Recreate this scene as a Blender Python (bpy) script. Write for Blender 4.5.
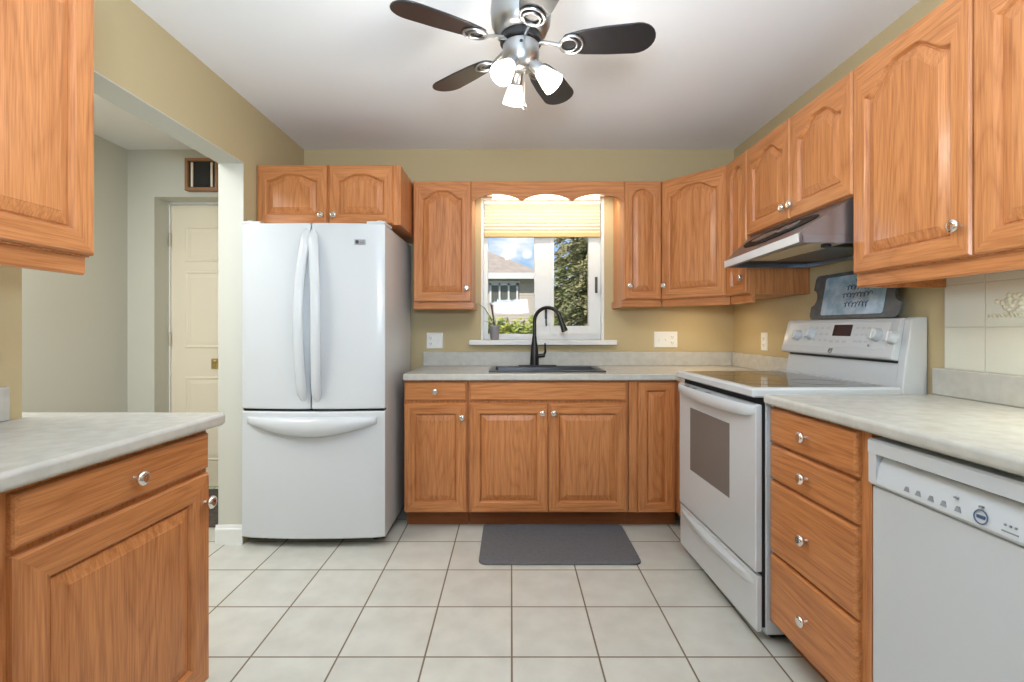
import bpy, bmesh, math, random
from mathutils import Vector, Matrix
random.seed(7)
D = bpy.data
S = bpy.context.scene
for o in list(D.objects): D.objects.remove(o)
COL = S.collection
PI = math.pi
R = math.radians

# ------------------------------------------------------------------ camera
F_PX, VPX, VPY, EYE = 484.0, 511.0, 328.0, 1.18
cd = D.cameras.new('camera'); cam = D.objects.new('camera', cd); COL.objects.link(cam)
cam.location = (0, 0, EYE); cam.rotation_euler = (R(90), 0, 0)
cd.sensor_width = 36.0; cd.lens = 36.0 * F_PX / 1024.0
cd.shift_x = -(VPX - 512) / 1024.0
cd.shift_y = (VPY - 341) / 1024.0
cd.clip_start = 0.02; cd.clip_end = 500
S.camera = cam
# ------------------------------------------------------------------ view
S.view_settings.view_transform = 'Standard'; S.view_settings.look = 'None'
S.view_settings.gamma = 1.0; S.view_settings.use_curve_mapping = False
S.view_settings.exposure = 0.0
# ------------------------------------------------------------------ sky
W = D.worlds.new('sky'); S.world = W; W.use_nodes = True
nt = W.node_tree; nt.nodes.clear()
def _n(nt, t, **kw):
    n = nt.nodes.new(t)
    for k, v in kw.items(): setattr(n, k, v)
    return n
tc = _n(nt, 'ShaderNodeTexCoord'); mp = _n(nt, 'ShaderNodeMapping'); mp.inputs['Scale'].default_value = (5, 5, 11)
mp.inputs['Location'].default_value = (0.35, 0, 0.1)
nz = _n(nt, 'ShaderNodeTexNoise'); nz.inputs['Scale'].default_value = 1.0; nz.inputs['Detail'].default_value = 7; nz.inputs['Roughness'].default_value = .55
cr = _n(nt, 'ShaderNodeValToRGB'); cr.color_ramp.elements[0].position = .47; cr.color_ramp.elements[1].position = .60
sep = _n(nt, 'ShaderNodeSeparateXYZ'); gr = _n(nt, 'ShaderNodeValToRGB')
gr.color_ramp.elements[0].color = (.50, .74, .95, 1); gr.color_ramp.elements[1].color = (.06, .22, .62, 1); gr.color_ramp.elements[1].position = .5
mx = _n(nt, 'ShaderNodeMix', data_type='RGBA'); mx.inputs[7].default_value = (.93, .95, 1, 1)
bg = _n(nt, 'ShaderNodeBackground'); bg.inputs['Strength'].default_value = 1.1; wo = _n(nt, 'ShaderNodeOutputWorld')
L = nt.links.new
L(tc.outputs['Generated'], mp.inputs['Vector']); L(mp.outputs[0], nz.inputs['Vector']); L(nz.outputs['Fac'], cr.inputs[0])
L(tc.outputs['Generated'], sep.inputs[0]); L(sep.outputs['Z'], gr.inputs[0])
L(cr.outputs[0], mx.inputs[0]); L(gr.outputs[0], mx.inputs[6]); L(mx.outputs[2], bg.inputs[0]); L(bg.outputs[0], wo.inputs[0])
# ------------------------------------------------------------------ sun and large lights
def light(name, kind, loc, energy, color=(1, 1, 1), rot=(0, 0, 0), size=None, sy=None, soft=None):
    l = D.lights.new(name, kind); l.energy = energy; l.color = color
    if kind == 'AREA':
        l.size = size
        if sy: l.shape = 'RECTANGLE'; l.size_y = sy
    elif kind == 'SUN': l.angle = R(2)
    else: l.shadow_soft_size = soft or .04
    o = D.objects.new(name, l); COL.objects.link(o); o.location = loc; o.rotation_euler = rot
    return o
light('sun', 'SUN', (0, 0, 8), 4.6, (1, .95, .88), (R(48), 0, R(-35)))
light('rear_fill_light', 'AREA', (0.1, -1.85, 1.35), 7.5, (.72, .86, 1), (R(90), 0, 0), 2.4, 1.7)  # added fill from behind the camera, no window stands there
light('overhead_fill_light', 'AREA', (0.0, -0.3, 2.40), 5, (.78, .90, 1), (0, 0, 0), 1.6, 1.6)  # added overhead fill behind the camera, not a fixture of the room
light('hall_fill_light', 'AREA', (-2.15, 1.4, 2.41), 46, (.95, .98, 1), (0, 0, 0), .7, 1.4)  # fill added out of view to brighten the hall
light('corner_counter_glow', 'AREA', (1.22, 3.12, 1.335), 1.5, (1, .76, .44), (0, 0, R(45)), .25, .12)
light('upward_fill_light', 'AREA', (0.0, -0.1, 1.5), 76, (.66, .82, 1), (R(154), 0, 0), .5, .5)  # added fill aimed upward to brighten the ceiling, no real source there

# ================================================================== helpers
class MB:
    def __init__(s): s.b = bmesh.new()
    def box(s, x0, x1, y0, y1, z0, z1, mi=0):
        v = [s.b.verts.new(p) for p in ((x0,y0,z0),(x1,y0,z0),(x1,y1,z0),(x0,y1,z0),(x0,y0,z1),(x1,y0,z1),(x1,y1,z1),(x0,y1,z1))]
        for f in ((0,3,2,1),(4,5,6,7),(0,1,5,4),(1,2,6,5),(2,3,7,6),(3,0,4,7)):
            s.b.faces.new([v[i] for i in f]).material_index = mi
        return s
    def loops(s, loops, close=True, cap0=False, cap1=False, mi=None):
        vs = [[s.b.verts.new(p) for p in lp] for lp in loops]
        n = len(vs[0])
        for a, c in zip(vs, vs[1:]):
            for i in range(n if close else n - 1):
                j = (i + 1) % n
                try:
                    f = s.b.faces.new((a[i], a[j], c[j], c[i]))
                    if mi: f.material_index = mi(i)
                except ValueError: pass
        if cap0: s.b.faces.new(list(reversed(vs[0])))
        if cap1: s.b.faces.new(vs[-1])
        return s
    def prism(s, poly, axis, d0, d1):
        def P(a, c, d): return {'x': (d, a, c), 'y': (a, d, c), 'z': (a, c, d)}[axis]
        return s.loops([[P(a, c, d0) for a, c in poly], [P(a, c, d1) for a, c in poly]], True, True, True)
    def lathe(s, prof, c=(0, 0, 0), axis='z', seg=24):
        ls = []
        for r, h in prof:
            lp = []
            for k in range(seg):
                a = 2 * PI * k / seg; u, v = r * math.cos(a), r * math.sin(a)
                if isinstance(axis, str): p = {'z': (u, v, h), 'y': (u, h, v), 'x': (h, u, v)}[axis]; lp.append(Vector(p) + Vector(c))
                else:
                    q = Vector((0, 0, 1)).rotation_difference(Vector(axis).normalized()); lp.append(q @ Vector((u, v, h)) + Vector(c))
            ls.append(lp)
        return s.loops(ls, True, True, True)
    def tube(s, pts, r, seg=10, flat=None):
        pts = [Vector(p) for p in pts]; n = len(pts); ls = []
        rr = r if isinstance(r, (list, tuple)) else [r] * n
        up = None
        for i, p in enumerate(pts):
            t = (pts[min(i + 1, n - 1)] - pts[max(i - 1, 0)]).normalized()
            if up is None:
                up = Vector((0, 0, 1)) if abs(t.z) < .9 else Vector((0, 1, 0))
                up = flat[0] if flat and len(flat) > 2 else up
                up = Vector(up)
            u = (up - t * up.dot(t)).normalized(); w = t.cross(u); up = u
            a1, a2 = (1, 1) if not flat else flat[-2:]
            ls.append([p + u * (rr[i] * a1 * math.cos(2*PI*k/seg)) + w * (rr[i] * a2 * math.sin(2*PI*k/seg)) for k in range(seg)])
        return s.loops(ls, True, True, True)
    def ring(s, c, rad, r, n=28, seg=8, ax=None):
        q = Vector((0, 0, 1)).rotation_difference(Vector(ax or (0, 0, 1)).normalized())
        ls = []
        for i in range(n + 1):
            a = 2 * PI * i / n; d = Vector((math.cos(a), math.sin(a), 0))
            ls.append([q @ (d * (rad + r * math.cos(2*PI*k/seg)) + Vector((0, 0, r * math.sin(2*PI*k/seg)))) + Vector(c) for k in range(seg)])
        return s.loops(ls)
    def xf(s, m): s.b.transform(m); return s
    def obj(s, name, mat, parent=None, bevel=0, seg=2, smooth=35, loc=None, rot=None, weld=True):
        if weld: bmesh.ops.remove_doubles(s.b, verts=s.b.verts, dist=1e-5)
        bmesh.ops.recalc_face_normals(s.b, faces=s.b.faces)
        me = D.meshes.new(name); s.b.to_mesh(me); s.b.free()
        for m in (mat if isinstance(mat, (list, tuple)) else [mat]): me.materials.append(m)
        o = D.objects.new(name, me); COL.objects.link(o)
        if parent: o.parent = parent
        if loc: o.location = loc
        if rot: o.rotation_euler = rot
        if smooth:
            for p in me.polygons: p.use_smooth = True
            me.set_sharp_from_angle(angle=R(smooth))
        if bevel:
            b = o.modifiers.new('bevel', 'BEVEL'); b.width = bevel; b.segments = seg; b.limit_method = 'ANGLE'; b.angle_limit = R(40); b.harden_normals = True
        return o
def empty(name, label, cat, loc=(0, 0, 0), rotz=0, group=None):
    o = D.objects.new(name, None); COL.objects.link(o); o.empty_display_size = .05
    o.location = loc; o.rotation_euler = (0, 0, rotz)
    return tag(o, label, cat, group)
def tag(o, label, cat, group=None, kind=None):
    o['label'] = label; o['category'] = cat
    if group: o['group'] = group
    if kind: o['kind'] = kind
    return o
def structure(o, label=None, cat=None):
    o['kind'] = 'structure'
    if label: o['label'] = label
    if cat: o['category'] = cat
    return o
def text_mesh(name, txt, size, mat, parent, loc, rot, ext=.0008):
    c = D.curves.new(name, 'FONT'); c.body = txt; c.size = size; c.extrude = ext; c.align_x = 'CENTER'; c.align_y = 'CENTER'
    t = D.objects.new(name, c); COL.objects.link(t)
    dg = bpy.context.evaluated_depsgraph_get()
    me = D.meshes.new_from_object(t.evaluated_get(dg)); D.objects.remove(t)
    o = D.objects.new(name, me); COL.objects.link(o); me.materials.clear(); me.materials.append(mat)
    o.parent = parent; o.location = loc; o.rotation_euler = rot
    return o

# ================================================================== materials
def srgb(r, g, b):
    f = lambda c: (c/255)/12.92 if c/255 <= .04045 else ((c/255+.055)/1.055)**2.4
    return (f(r), f(g), f(b), 1)
def mat(name, col, rough=.5, metal=0, coat=0, spec=.5, emit=None, es=0, noise=None, bump=None, trans=0):
    m = D.materials.new(name); m.use_nodes = True; nt = m.node_tree; p = nt.nodes['Principled BSDF']
    p.inputs['Base Color'].default_value = col; p.inputs['Roughness'].default_value = rough; p.inputs['Metallic'].default_value = metal
    p.inputs['Coat Weight'].default_value = coat; p.inputs['Specular IOR Level'].default_value = spec; p.inputs['Transmission Weight'].default_value = trans
    if emit: p.inputs['Emission Color'].default_value = emit; p.inputs['Emission Strength'].default_value = es
    t = _n(nt, 'ShaderNodeTexCoord')
    if noise:   # (scale, amount, second colour)
        n = _n(nt, 'ShaderNodeTexNoise'); n.inputs['Scale'].default_value = noise[0]; n.inputs['Detail'].default_value = 5
        x = _n(nt, 'ShaderNodeMix', data_type='RGBA'); x.inputs[6].default_value = col; x.inputs[7].default_value = noise[2]
        r = _n(nt, 'ShaderNodeMapRange'); r.inputs[1].default_value = .35; r.inputs[2].default_value = .65; r.inputs[4].default_value = noise[1]
        nt.links.new(t.outputs['Object'], n.inputs['Vector']); nt.links.new(n.outputs['Fac'], r.inputs[0]); nt.links.new(r.outputs[0], x.inputs[0]); nt.links.new(x.outputs[2], p.inputs['Base Color'])
    if bump:    # (scale, strength)
        n = _n(nt, 'ShaderNodeTexNoise'); n.inputs['Scale'].default_value = bump[0]; n.inputs['Detail'].default_value = 3
        b = _n(nt, 'ShaderNodeBump'); b.inputs['Strength'].default_value = bump[1]; b.inputs['Distance'].default_value = .002
        nt.links.new(t.outputs['Object'], n.inputs['Vector']); nt.links.new(n.outputs['Fac'], b.inputs['Height']); nt.links.new(b.outputs[0], p.inputs['Normal'])
    return m
def oak(name, axis, light_c, dark_c, rough=.30):
    m = D.materials.new(name); m.use_nodes = True; nt = m.node_tree; p = nt.nodes['Principled BSDF']; K = nt.links.new
    t = _n(nt, 'ShaderNodeTexCoord'); oi = _n(nt, 'ShaderNodeObjectInfo')
    ad = _n(nt, 'ShaderNodeVectorMath', operation='MULTIPLY_ADD'); ad.inputs[1].default_value = (1, 1, 1)
    sc = _n(nt, 'ShaderNodeVectorMath', operation='SCALE'); sc.inputs[0].default_value = (7.3, 3.1, 5.7)
    K(oi.outputs['Random'], sc.inputs['Scale']); K(t.outputs['Object'], ad.inputs[0]); K(sc.outputs[0], ad.inputs[2])
    def stretched(a, b, det):
        mp = _n(nt, 'ShaderNodeMapping'); v = [a, a, a]; v['xyz'.index(axis)] = b; mp.inputs['Scale'].default_value = v
        K(ad.outputs[0], mp.inputs['Vector'])
        n = _n(nt, 'ShaderNodeTexNoise'); n.inputs['Scale'].default_value = 1; n.inputs['Detail'].default_value = det; n.inputs['Roughness'].default_value = .5
        K(mp.outputs[0], n.inputs['Vector']); return n.outputs['Fac']
    broad = stretched(7, .8, 1.0); fine = stretched(260, 9, 2); mid = stretched(70, 2.2, 3)
    mul = _n(nt, 'ShaderNodeMath', operation='MULTIPLY'); mul.inputs[1].default_value = 26; K(broad, mul.inputs[0])
    pp = _n(nt, 'ShaderNodeMath', operation='PINGPONG'); pp.inputs[1].default_value = 1; K(mul.outputs[0], pp.inputs[0])
    pw = _n(nt, 'ShaderNodeMath', operation='POWER'); pw.inputs[1].default_value = 2.5; K(pp.outputs[0], pw.inputs[0])
    a1 = _n(nt, 'ShaderNodeMath', operation='MULTIPLY'); a1.inputs[1].default_value = .26; K(pw.outputs[0], a1.inputs[0])
    r1 = _n(nt, 'ShaderNodeMapRange'); r1.inputs[1].default_value = .40; r1.inputs[2].default_value = .68; r1.inputs[4].default_value = .36; K(fine, r1.inputs[0])
    r2 = _n(nt, 'ShaderNodeMapRange'); r2.inputs[1].default_value = .35; r2.inputs[2].default_value = .7; r2.inputs[4].default_value = .34; K(mid, r2.inputs[0])
    s1 = _n(nt, 'ShaderNodeMath', operation='ADD'); K(a1.outputs[0], s1.inputs[0]); K(r1.outputs[0], s1.inputs[1])
    s2 = _n(nt, 'ShaderNodeMath', operation='ADD', use_clamp=True); K(s1.outputs[0], s2.inputs[0]); K(r2.outputs[0], s2.inputs[1])
    x = _n(nt, 'ShaderNodeMix', data_type='RGBA'); x.inputs[6].default_value = light_c; x.inputs[7].default_value = dark_c
    K(s2.outputs[0], x.inputs[0]); K(x.outputs[2], p.inputs['Base Color'])
    p.inputs['Roughness'].default_value = rough; p.inputs['Specular IOR Level'].default_value = .3
    p.inputs['Coat Weight'].default_value = .12; p.inputs['Coat Roughness'].default_value = .18
    b = _n(nt, 'ShaderNodeBump'); b.inputs['Strength'].default_value = .12; b.inputs['Distance'].default_value = .001
    K(fine, b.inputs['Height']); K(b.outputs[0], p.inputs['Normal'])
    return m
OL, OD = srgb(207, 139, 86), srgb(148, 85, 45)
OAKV = oak('oak_vertical_grain', 'z', OL, OD); OAKH = oak('oak_horizontal_grain', 'x', OL, OD)
OAKY = oak('oak_depth_grain', 'y', OL, OD)
PAINT = mat('beige_wall_paint', srgb(192, 174, 134), .75, bump=(160, .08))
HALLP = mat('pale_hall_paint', srgb(201, 200, 188), .75, bump=(160, .08))
CEILP = mat('white_ceiling_paint', srgb(243, 243, 243), .85, bump=(120, .06))
TRIM = mat('white_trim_paint', srgb(232, 232, 228), .4)
DOORW = mat('cream_door_paint', srgb(236, 226, 204), .45)
WHITE = mat('white_appliance_enamel', srgb(203, 206, 208), .26, coat=.1, bump=(300, .03))
WHITE2 = mat('white_appliance_plastic', srgb(203, 207, 210), .35)
GREYP = mat('pale_grey_panel', srgb(203, 207, 210), .3)
GREYT = mat('grey_printing', srgb(140, 145, 150), .5)
LAM = mat('speckled_laminate', srgb(196, 194, 186), .26, noise=(26, .55, srgb(178, 175, 166)))
CHROME = mat('chrome', (.82, .80, .77, 1), .10, 1)
NICKEL = mat('brushed_nickel', (.40, .40, .40, 1), .34, 1, bump=(90, .05))
STEEL = mat('stainless_steel', (.33, .38, .44, 1), .33, .95)
BLACK = mat('black_plastic', srgb(18, 18, 20), .35)
GLASSB = mat('black_ceramic_glass', srgb(52, 50, 50), .06, spec=.8)
OVENG = mat('smoked_oven_glass', srgb(112, 110, 108), .12, spec=.6)
BLADE = mat('dark_espresso_wood', srgb(30, 30, 32), .30, noise=(40, .5, srgb(24, 23, 23)))
SINKM = mat('black_composite', srgb(40, 41, 45), .30, bump=(400, .05))
BRASS = mat('aged_brass', (.62, .48, .22, 1), .3, 1)
MATM = mat('charcoal_mat', srgb(104, 104, 107), .8, noise=(60, .5, srgb(88, 88, 91)), bump=(220, .4))
DARKM = mat('dark_doormat', srgb(92, 84, 78), .9, noise=(40, .8, srgb(60, 55, 52)))
PLATE = mat('white_outlet_plastic', srgb(238, 238, 232), .35)
SHADOW = mat('dark_gap', srgb(22, 20, 19), .8)
INSIDE = mat('cabinet_underside_board', srgb(196, 140, 84), .55)
TOEK = oak('oak_toe_kick', 'x', srgb(150, 88, 46), srgb(118, 64, 32), .5)
TUBE = mat('lit_fluorescent_tube', (1, .9, .65, 1), .5, emit=(1, .88, .66, 1), es=6)
BULB = mat('lit_bulb', (1, .95, .85, 1), .5, emit=(1, .86, .62, 1), es=9)
FROST = mat('frosted_lamp_glass', (1, .96, .88, 1), .35, emit=(1, .83, .55, 1), es=.6)
BLINDF = mat('pleated_shade_fabric', srgb(240, 232, 208), .8)
bp = BLINDF.node_tree.nodes['Principled BSDF']; bp.inputs['Transmission Weight'].default_value = .25
BLINDR = mat('shade_rail', srgb(206, 176, 122), .5)
BLUEB = mat('blue_glass_board', srgb(136, 168, 190), .12, noise=(16, .9, srgb(196, 214, 226)), coat=.5)
SLATE = mat('dark_slate_border', srgb(84, 88, 90), .25, noise=(30, .5, srgb(108, 110, 108)))
INK = mat('dark_ink', srgb(40, 60, 84), .5)
INKB = mat('blue_print', srgb(70, 96, 130), .5)
POTM = mat('grey_plant_pot', srgb(150, 146, 148), .5, noise=(30, .4, srgb(120, 115, 116)))
SOIL = mat('soil', srgb(60, 44, 34), .9)
LEAFM = mat('aloe_leaf', srgb(110, 142, 96), .4, noise=(30, .4, srgb(80, 116, 72)))
STICKM = mat('brown_stalk', srgb(84, 58, 44), .6)
SIDING = mat('grey_beige_siding', srgb(206, 194, 178), .7)
ROOFM = mat('weathered_shingles', srgb(186, 172, 156), .9, noise=(5, .6, srgb(160, 146, 132)))
GRASS = mat('lawn', srgb(110, 125, 70), .9, noise=(3, .8, srgb(84, 100, 52)))
BUSHM = mat('yellow_green_leaves', srgb(196, 196, 90), .6, noise=(7, 1, srgb(110, 128, 52)))
FIRM = mat('evergreen_needles', srgb(176, 166, 122), .8, noise=(1.3, 1, srgb(130, 136, 90)))
BARK = mat('bark', srgb(80, 62, 48), .9)
KEYM = mat('pale_key_print', srgb(188, 193, 197), .4)
WINDK = mat('far_window_glass', srgb(104, 104, 92), .2)
def glass():
    m = D.materials.new('window_glass'); m.use_nodes = True; nt = m.node_tree; nt.nodes.clear()
    a = _n(nt, 'ShaderNodeBsdfTransparent'); g = _n(nt, 'ShaderNodeBsdfGlossy'); g.inputs['Roughness'].default_value = .02
    f = _n(nt, 'ShaderNodeFresnel'); f.inputs['IOR'].default_value = 1.16; x = _n(nt, 'ShaderNodeMixShader'); o = _n(nt, 'ShaderNodeOutputMaterial')
    nt.links.new(f.outputs[0], x.inputs[0]); nt.links.new(a.outputs[0], x.inputs[1]); nt.links.new(g.outputs[0], x.inputs[2]); nt.links.new(x.outputs[0], o.inputs[0])
    return m
GLASS = glass()
def grid_material(name, size, off, axes, grout_w, tile_a, tile_b, grout, rough):
    m = D.materials.new(name); m.use_nodes = True; nt = m.node_tree; p = nt.nodes['Principled BSDF']; K = nt.links.new
    t = _n(nt, 'ShaderNodeTexCoord'); sp = _n(nt, 'ShaderNodeSeparateXYZ'); K(t.outputs['Object'], sp.inputs[0])
    ds, cells = [], []
    for ax, of in zip(axes, off):
        s = _n(nt, 'ShaderNodeMath', operation='SUBTRACT'); s.inputs[1].default_value = of; K(sp.outputs[ax], s.inputs[0])
        d = _n(nt, 'ShaderNodeMath', operation='DIVIDE'); d.inputs[1].default_value = size; K(s.outputs[0], d.inputs[0])
        fl = _n(nt, 'ShaderNodeMath', operation='FLOOR'); K(d.outputs[0], fl.inputs[0]); cells.append(fl.outputs[0])
        q = _n(nt, 'ShaderNodeMath', operation='PINGPONG'); q.inputs[1].default_value = .5; K(d.outputs[0], q.inputs[0]); ds.append(q.outputs[0])
    mn = _n(nt, 'ShaderNodeMath', operation='MINIMUM'); K(ds[0], mn.inputs[0]); K(ds[1], mn.inputs[1])
    r = _n(nt, 'ShaderNodeMapRange'); r.inputs[1].default_value = grout_w * .35 / size; r.inputs[2].default_value = grout_w * .65 / size; K(mn.outputs[0], r.inputs[0])
    n = _n(nt, 'ShaderNodeTexNoise'); n.inputs['Scale'].default_value = 9; n.inputs['Detail'].default_value = 5; K(t.outputs['Object'], n.inputs['Vector'])
    cb = _n(nt, 'ShaderNodeCombineXYZ'); K(cells[0], cb.inputs[0]); K(cells[1], cb.inputs[1])
    wn = _n(nt, 'ShaderNodeTexWhiteNoise'); K(cb.outputs[0], wn.inputs['Vector'])
    av = _n(nt, 'ShaderNodeMath', operation='MULTIPLY_ADD'); av.inputs[1].default_value = .35; K(wn.outputs['Value'], av.inputs[0])
    nm = _n(nt, 'ShaderNodeMapRange'); nm.inputs[1].default_value = .35; nm.inputs[2].default_value = .7; nm.inputs[4].default_value = .65; K(n.outputs['Fac'], nm.inputs[0]); K(nm.outputs[0], av.inputs[2])
    x = _n(nt, 'ShaderNodeMix', data_type='RGBA'); x.inputs[6].default_value = tile_a; x.inputs[7].default_value = tile_b; K(av.outputs[0], x.inputs[0])
    y = _n(nt, 'ShaderNodeMix', data_type='RGBA'); y.inputs[6].default_value = grout; K(r.outputs[0], y.inputs[0]); K(x.outputs[2], y.inputs[7]); K(y.outputs[2], p.inputs['Base Color'])
    rr = _n(nt, 'ShaderNodeMapRange'); rr.inputs[3].default_value = .85; rr.inputs[4].default_value = rough; K(r.outputs[0], rr.inputs[0]); K(rr.outputs[0], p.inputs['Roughness'])
    b = _n(nt, 'ShaderNodeBump'); b.inputs['Strength'].default_value = .5; b.inputs['Distance'].default_value = .002; K(r.outputs[0], b.inputs['Height']); K(b.outputs[0], p.inputs['Normal'])
    return m
TILE = grid_material('ceramic_floor_tile', .3125, (.003, 1.736), 'XY', .0065, srgb(207, 206, 196), srgb(190, 188, 178), srgb(118, 102, 84), .28)
WTILE = grid_material('cream_wall_tile', .150, (1.452, 1.033), 'YZ', .004, srgb(226, 226, 212), srgb(222, 222, 207), srgb(206, 205, 188), .25)

# ================================================================== the room
YB, XR, XL, HC = 3.42, 1.575, -1.463, 2.44
WX0, WX1, WZ0, WZ1 = -.212, .658, 1.095, 2.10
m = MB(); m.box(-1.6, WX0, YB, YB+.16, 0, HC); m.box(WX1, XR+.13, YB, YB+.16, 0, HC); m.box(WX0, WX1, YB, YB+.16, 0, WZ0); m.box(WX0, WX1, YB, YB+.16, WZ1, HC)
structure(m.obj('wall_back', PAINT, smooth=0))
structure(MB().box(XR, XR+.13, -2.1, YB, 0, HC).obj('wall_right', PAINT, smooth=0))
m = MB(); m.box(-1.6, XL, 2.65, YB, 0, HC); m.box(-1.6, XL, 1.448, 2.65, 2.085, HC); m.box(-1.6, XL, -2.1, 1.448, 0, HC)
structure(m.obj('wall_left', PAINT, smooth=0))
structure(MB().box(-2.85, -2.71, -2.1, YB, 0, HC).obj('wall_hall_left', HALLP, smooth=0))
m = MB(); m.box(-2.85, -2.52, YB, YB+.16, 0, HC); m.box(-2.52, -1.6, YB, YB+.16, 2.106, HC)
structure(m.obj('wall_hall_back', HALLP, smooth=0))
structure(MB().box(-2.85, XR+.13, -2.22, -2.1, 0, HC).obj('wall_front', PAINT, smooth=0))
structure(MB().box(-2.85, XR+.13, -2.22, YB+.16, -.1, 0).obj('floor', TILE, smooth=0))
structure(MB().box(-2.85, XR+.13, -2.22, YB+.16, HC, HC+.1).obj('ceiling', CEILP, smooth=0))
# drywall end of the opening in the pale hall colour: a thin jamb lining
structure(MB().box(-1.6, XL-.0005, 2.646, 2.65, 0, 2.085).obj('trim_1', HALLP, smooth=0))
structure(MB().box(-1.6, XL-.0005, 1.448, 2.646, 2.081, 2.085).obj('trim_2', HALLP, smooth=0))
m = MB(); m.prism([(2.634, 0), (2.646, 0), (2.646, .105), (2.642, .105), (2.638, .088), (2.634, .084)], 'x', -1.612, XL+.0)
m.prism([(-1.612, 0), (-1.6, 0), (-1.6, .105), (-1.604, .105), (-1.608, .088), (-1.612, .084)], 'y', 2.646, YB)
structure(m.obj('baseboard_left', TRIM, smooth=0, weld=False))
# wall tiles beside the cooker
w = structure(MB().box(XR-.006, XR, .3, 1.752, 1.03, 1.42).obj('trim_3', WTILE, smooth=0))
m = MB()   # embossed spray of fruit on one tile
random.seed(3)
for k in range(26):
    a = random.uniform(0, 2*PI); q = random.uniform(0, .045)
    m.lathe([(.0005, .0045), (.006, .003), (.009, 0)], (XR-.006, 1.525+q*math.cos(a), 1.262+q*.9*math.sin(a)), (-1, 0, 0), 10)
for s in range(8):
    y = 1.525 + (s-3.5)*.014
    m.tube([(XR-.008, y, 1.215), (XR-.009, y+.010, 1.222), (XR-.007, y+.017, 1.214)], [.002, .004, .002], 6)
m.obj('embossed_fruit', mat('cream_relief', srgb(216, 212, 188), .3), w)

# window
win = structure(empty('window_1', 'white window over the sink with fixed left pane and right casement', 'window', ((WX0+WX1)/2, YB, WZ0)))
cx = (WX0+WX1)/2
def wbox(name, x0, x1, y0, y1, z0, z1, mt, par=win, bev=.003):
    return MB().box(x0-cx, x1-cx, y0-YB, y1-YB, z0-WZ0, z1-WZ0).obj(name, mt, par, bevel=bev)
m = MB()
for a in ((WX0, WX0+.018, YB-.004, 3.56, WZ0, WZ1), (WX1-.018, WX1, YB-.004, 3.56, WZ0, WZ1), (WX0+.018, WX1-.018, YB-.004, 3.56, WZ1-.018, WZ1)):
    m.box(a[0]-cx, a[1]-cx, a[2]-YB, a[3]-YB, a[4]-WZ0, a[5]-WZ0)
m.obj('jamb_lining', TRIM, win, bevel=.002, weld=False)
wbox('sill', WX0-.078, WX1+.078, 3.35, 3.558, WZ0-.032, WZ0, TRIM)
m = MB()
for a in ((WX0+.0185, WX0+.046, 3.47, 3.53, WZ0+.0005, WZ1-.0185), (.168, .285, 3.47, 3.53, WZ0+.0005, WZ1-.0185), (.6185, WX1-.0185, 3.47, 3.53, WZ0+.0005, WZ1-.0185),
          (WX0+.046, .168, 3.47, 3.53, WZ0+.0005, WZ0+.042), (.285, .6185, 3.47, 3.53, WZ0+.0005, WZ0+.042),
          (WX0+.046, .168, 3.47, 3.53, WZ1-.06, WZ1-.0185), (.285, .6185, 3.47, 3.53, WZ1-.06, WZ1-.0185)):
    m.box(a[0]-cx, a[1]-cx, a[2]-YB, a[3]-YB, a[4]-WZ0, a[5]-WZ0)
m.obj('frame', TRIM, win, weld=False)
m = MB()
for a in ((.2855, .307, 3.462, 3.512, WZ0+.0425, WZ1-.0605), (.556, .618, 3.462, 3.512, WZ0+.0425, WZ1-.0605), (.307, .556, 3.464, 3.512, WZ0+.0425, WZ0+.10), (.307, .556, 3.464, 3.512, WZ1-.11, WZ1-.0605)):
    m.box(a[0]-cx, a[1]-cx, a[2]-YB, a[3]-YB, a[4]-WZ0, a[5]-WZ0)
sash = m.obj('sash', TRIM, win, weld=False)
wbox('pane', WX0+.046, .168, 3.498, 3.502, WZ0+.042, WZ1-.06, GLASS, bev=0)
wbox('pane', .307, .556, 3.490, 3.494, WZ0+.10, WZ1-.11, GLASS, sash, 0)
m = MB(); m.box(.600-cx, .618-cx, 3.452-YB, 3.47-YB, 1.43-WZ0, 1.545-WZ0); m.tube([(.609-cx, .035, .41), (.609-cx, .018, .38), (.609-cx, .022, .335)], .006, 8)
m.obj('lock_handle', mat('bronze_handle', srgb(92, 80, 66), .4, .6), win, bevel=.003)
m = MB(); m.box(.242-cx, .257-cx, 3.452-YB, 3.47-YB, 1.245-WZ0, 1.335-WZ0); m.tube([(.25-cx, .04, .17), (.25-cx, .03, .13), (.253-cx, .04, .10)], .005, 8)
m.obj('crank', BLACK, win, bevel=.003)

# hall door
dr = structure(empty('door_1', 'cream six panel door standing in the hall recess', 'door', (-2.07, 3.577, 0)))
dw = .44
m = MB(); m.box(-dw, dw, 0, .04, .012, 2.088)
for (a, b) in ((-.34, -.06), (.06, .34)):
    for (c, d) in ((.20, .82), (1.03, 1.60), (1.67, 1.93)):
        L1 = lambda e, y: [(a+e, y, c+e), (b-e, y, c+e), (b-e, y, d-e), (a+e, y, d-e)]
        m.loops([L1(0, 0), L1(.006, -.006), L1(.014, -.006), L1(.02, -.001), L1(.05, -.005)], True, False, True)
m.obj('door_leaf', DOORW, dr, smooth=0)
m = MB(); m.box(-.45, -dw-.002, -.012, .04, 0, 2.106); m.box(dw+.002, .468, -.012, .04, 0, 2.106); m.box(-.45, .468, -.012, .04, 2.09, 2.106)
m.obj('door_frame', TRIM, dr, bevel=.002)
for z in (.25, 1.05, 1.78):
    MB().lathe([(.007, 0), (.007, .10)], (-.438, -.018, z), 'z', 10).obj('hinge', mat('cream_hinge', srgb(206, 198, 178), .4, .3), dr)
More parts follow.
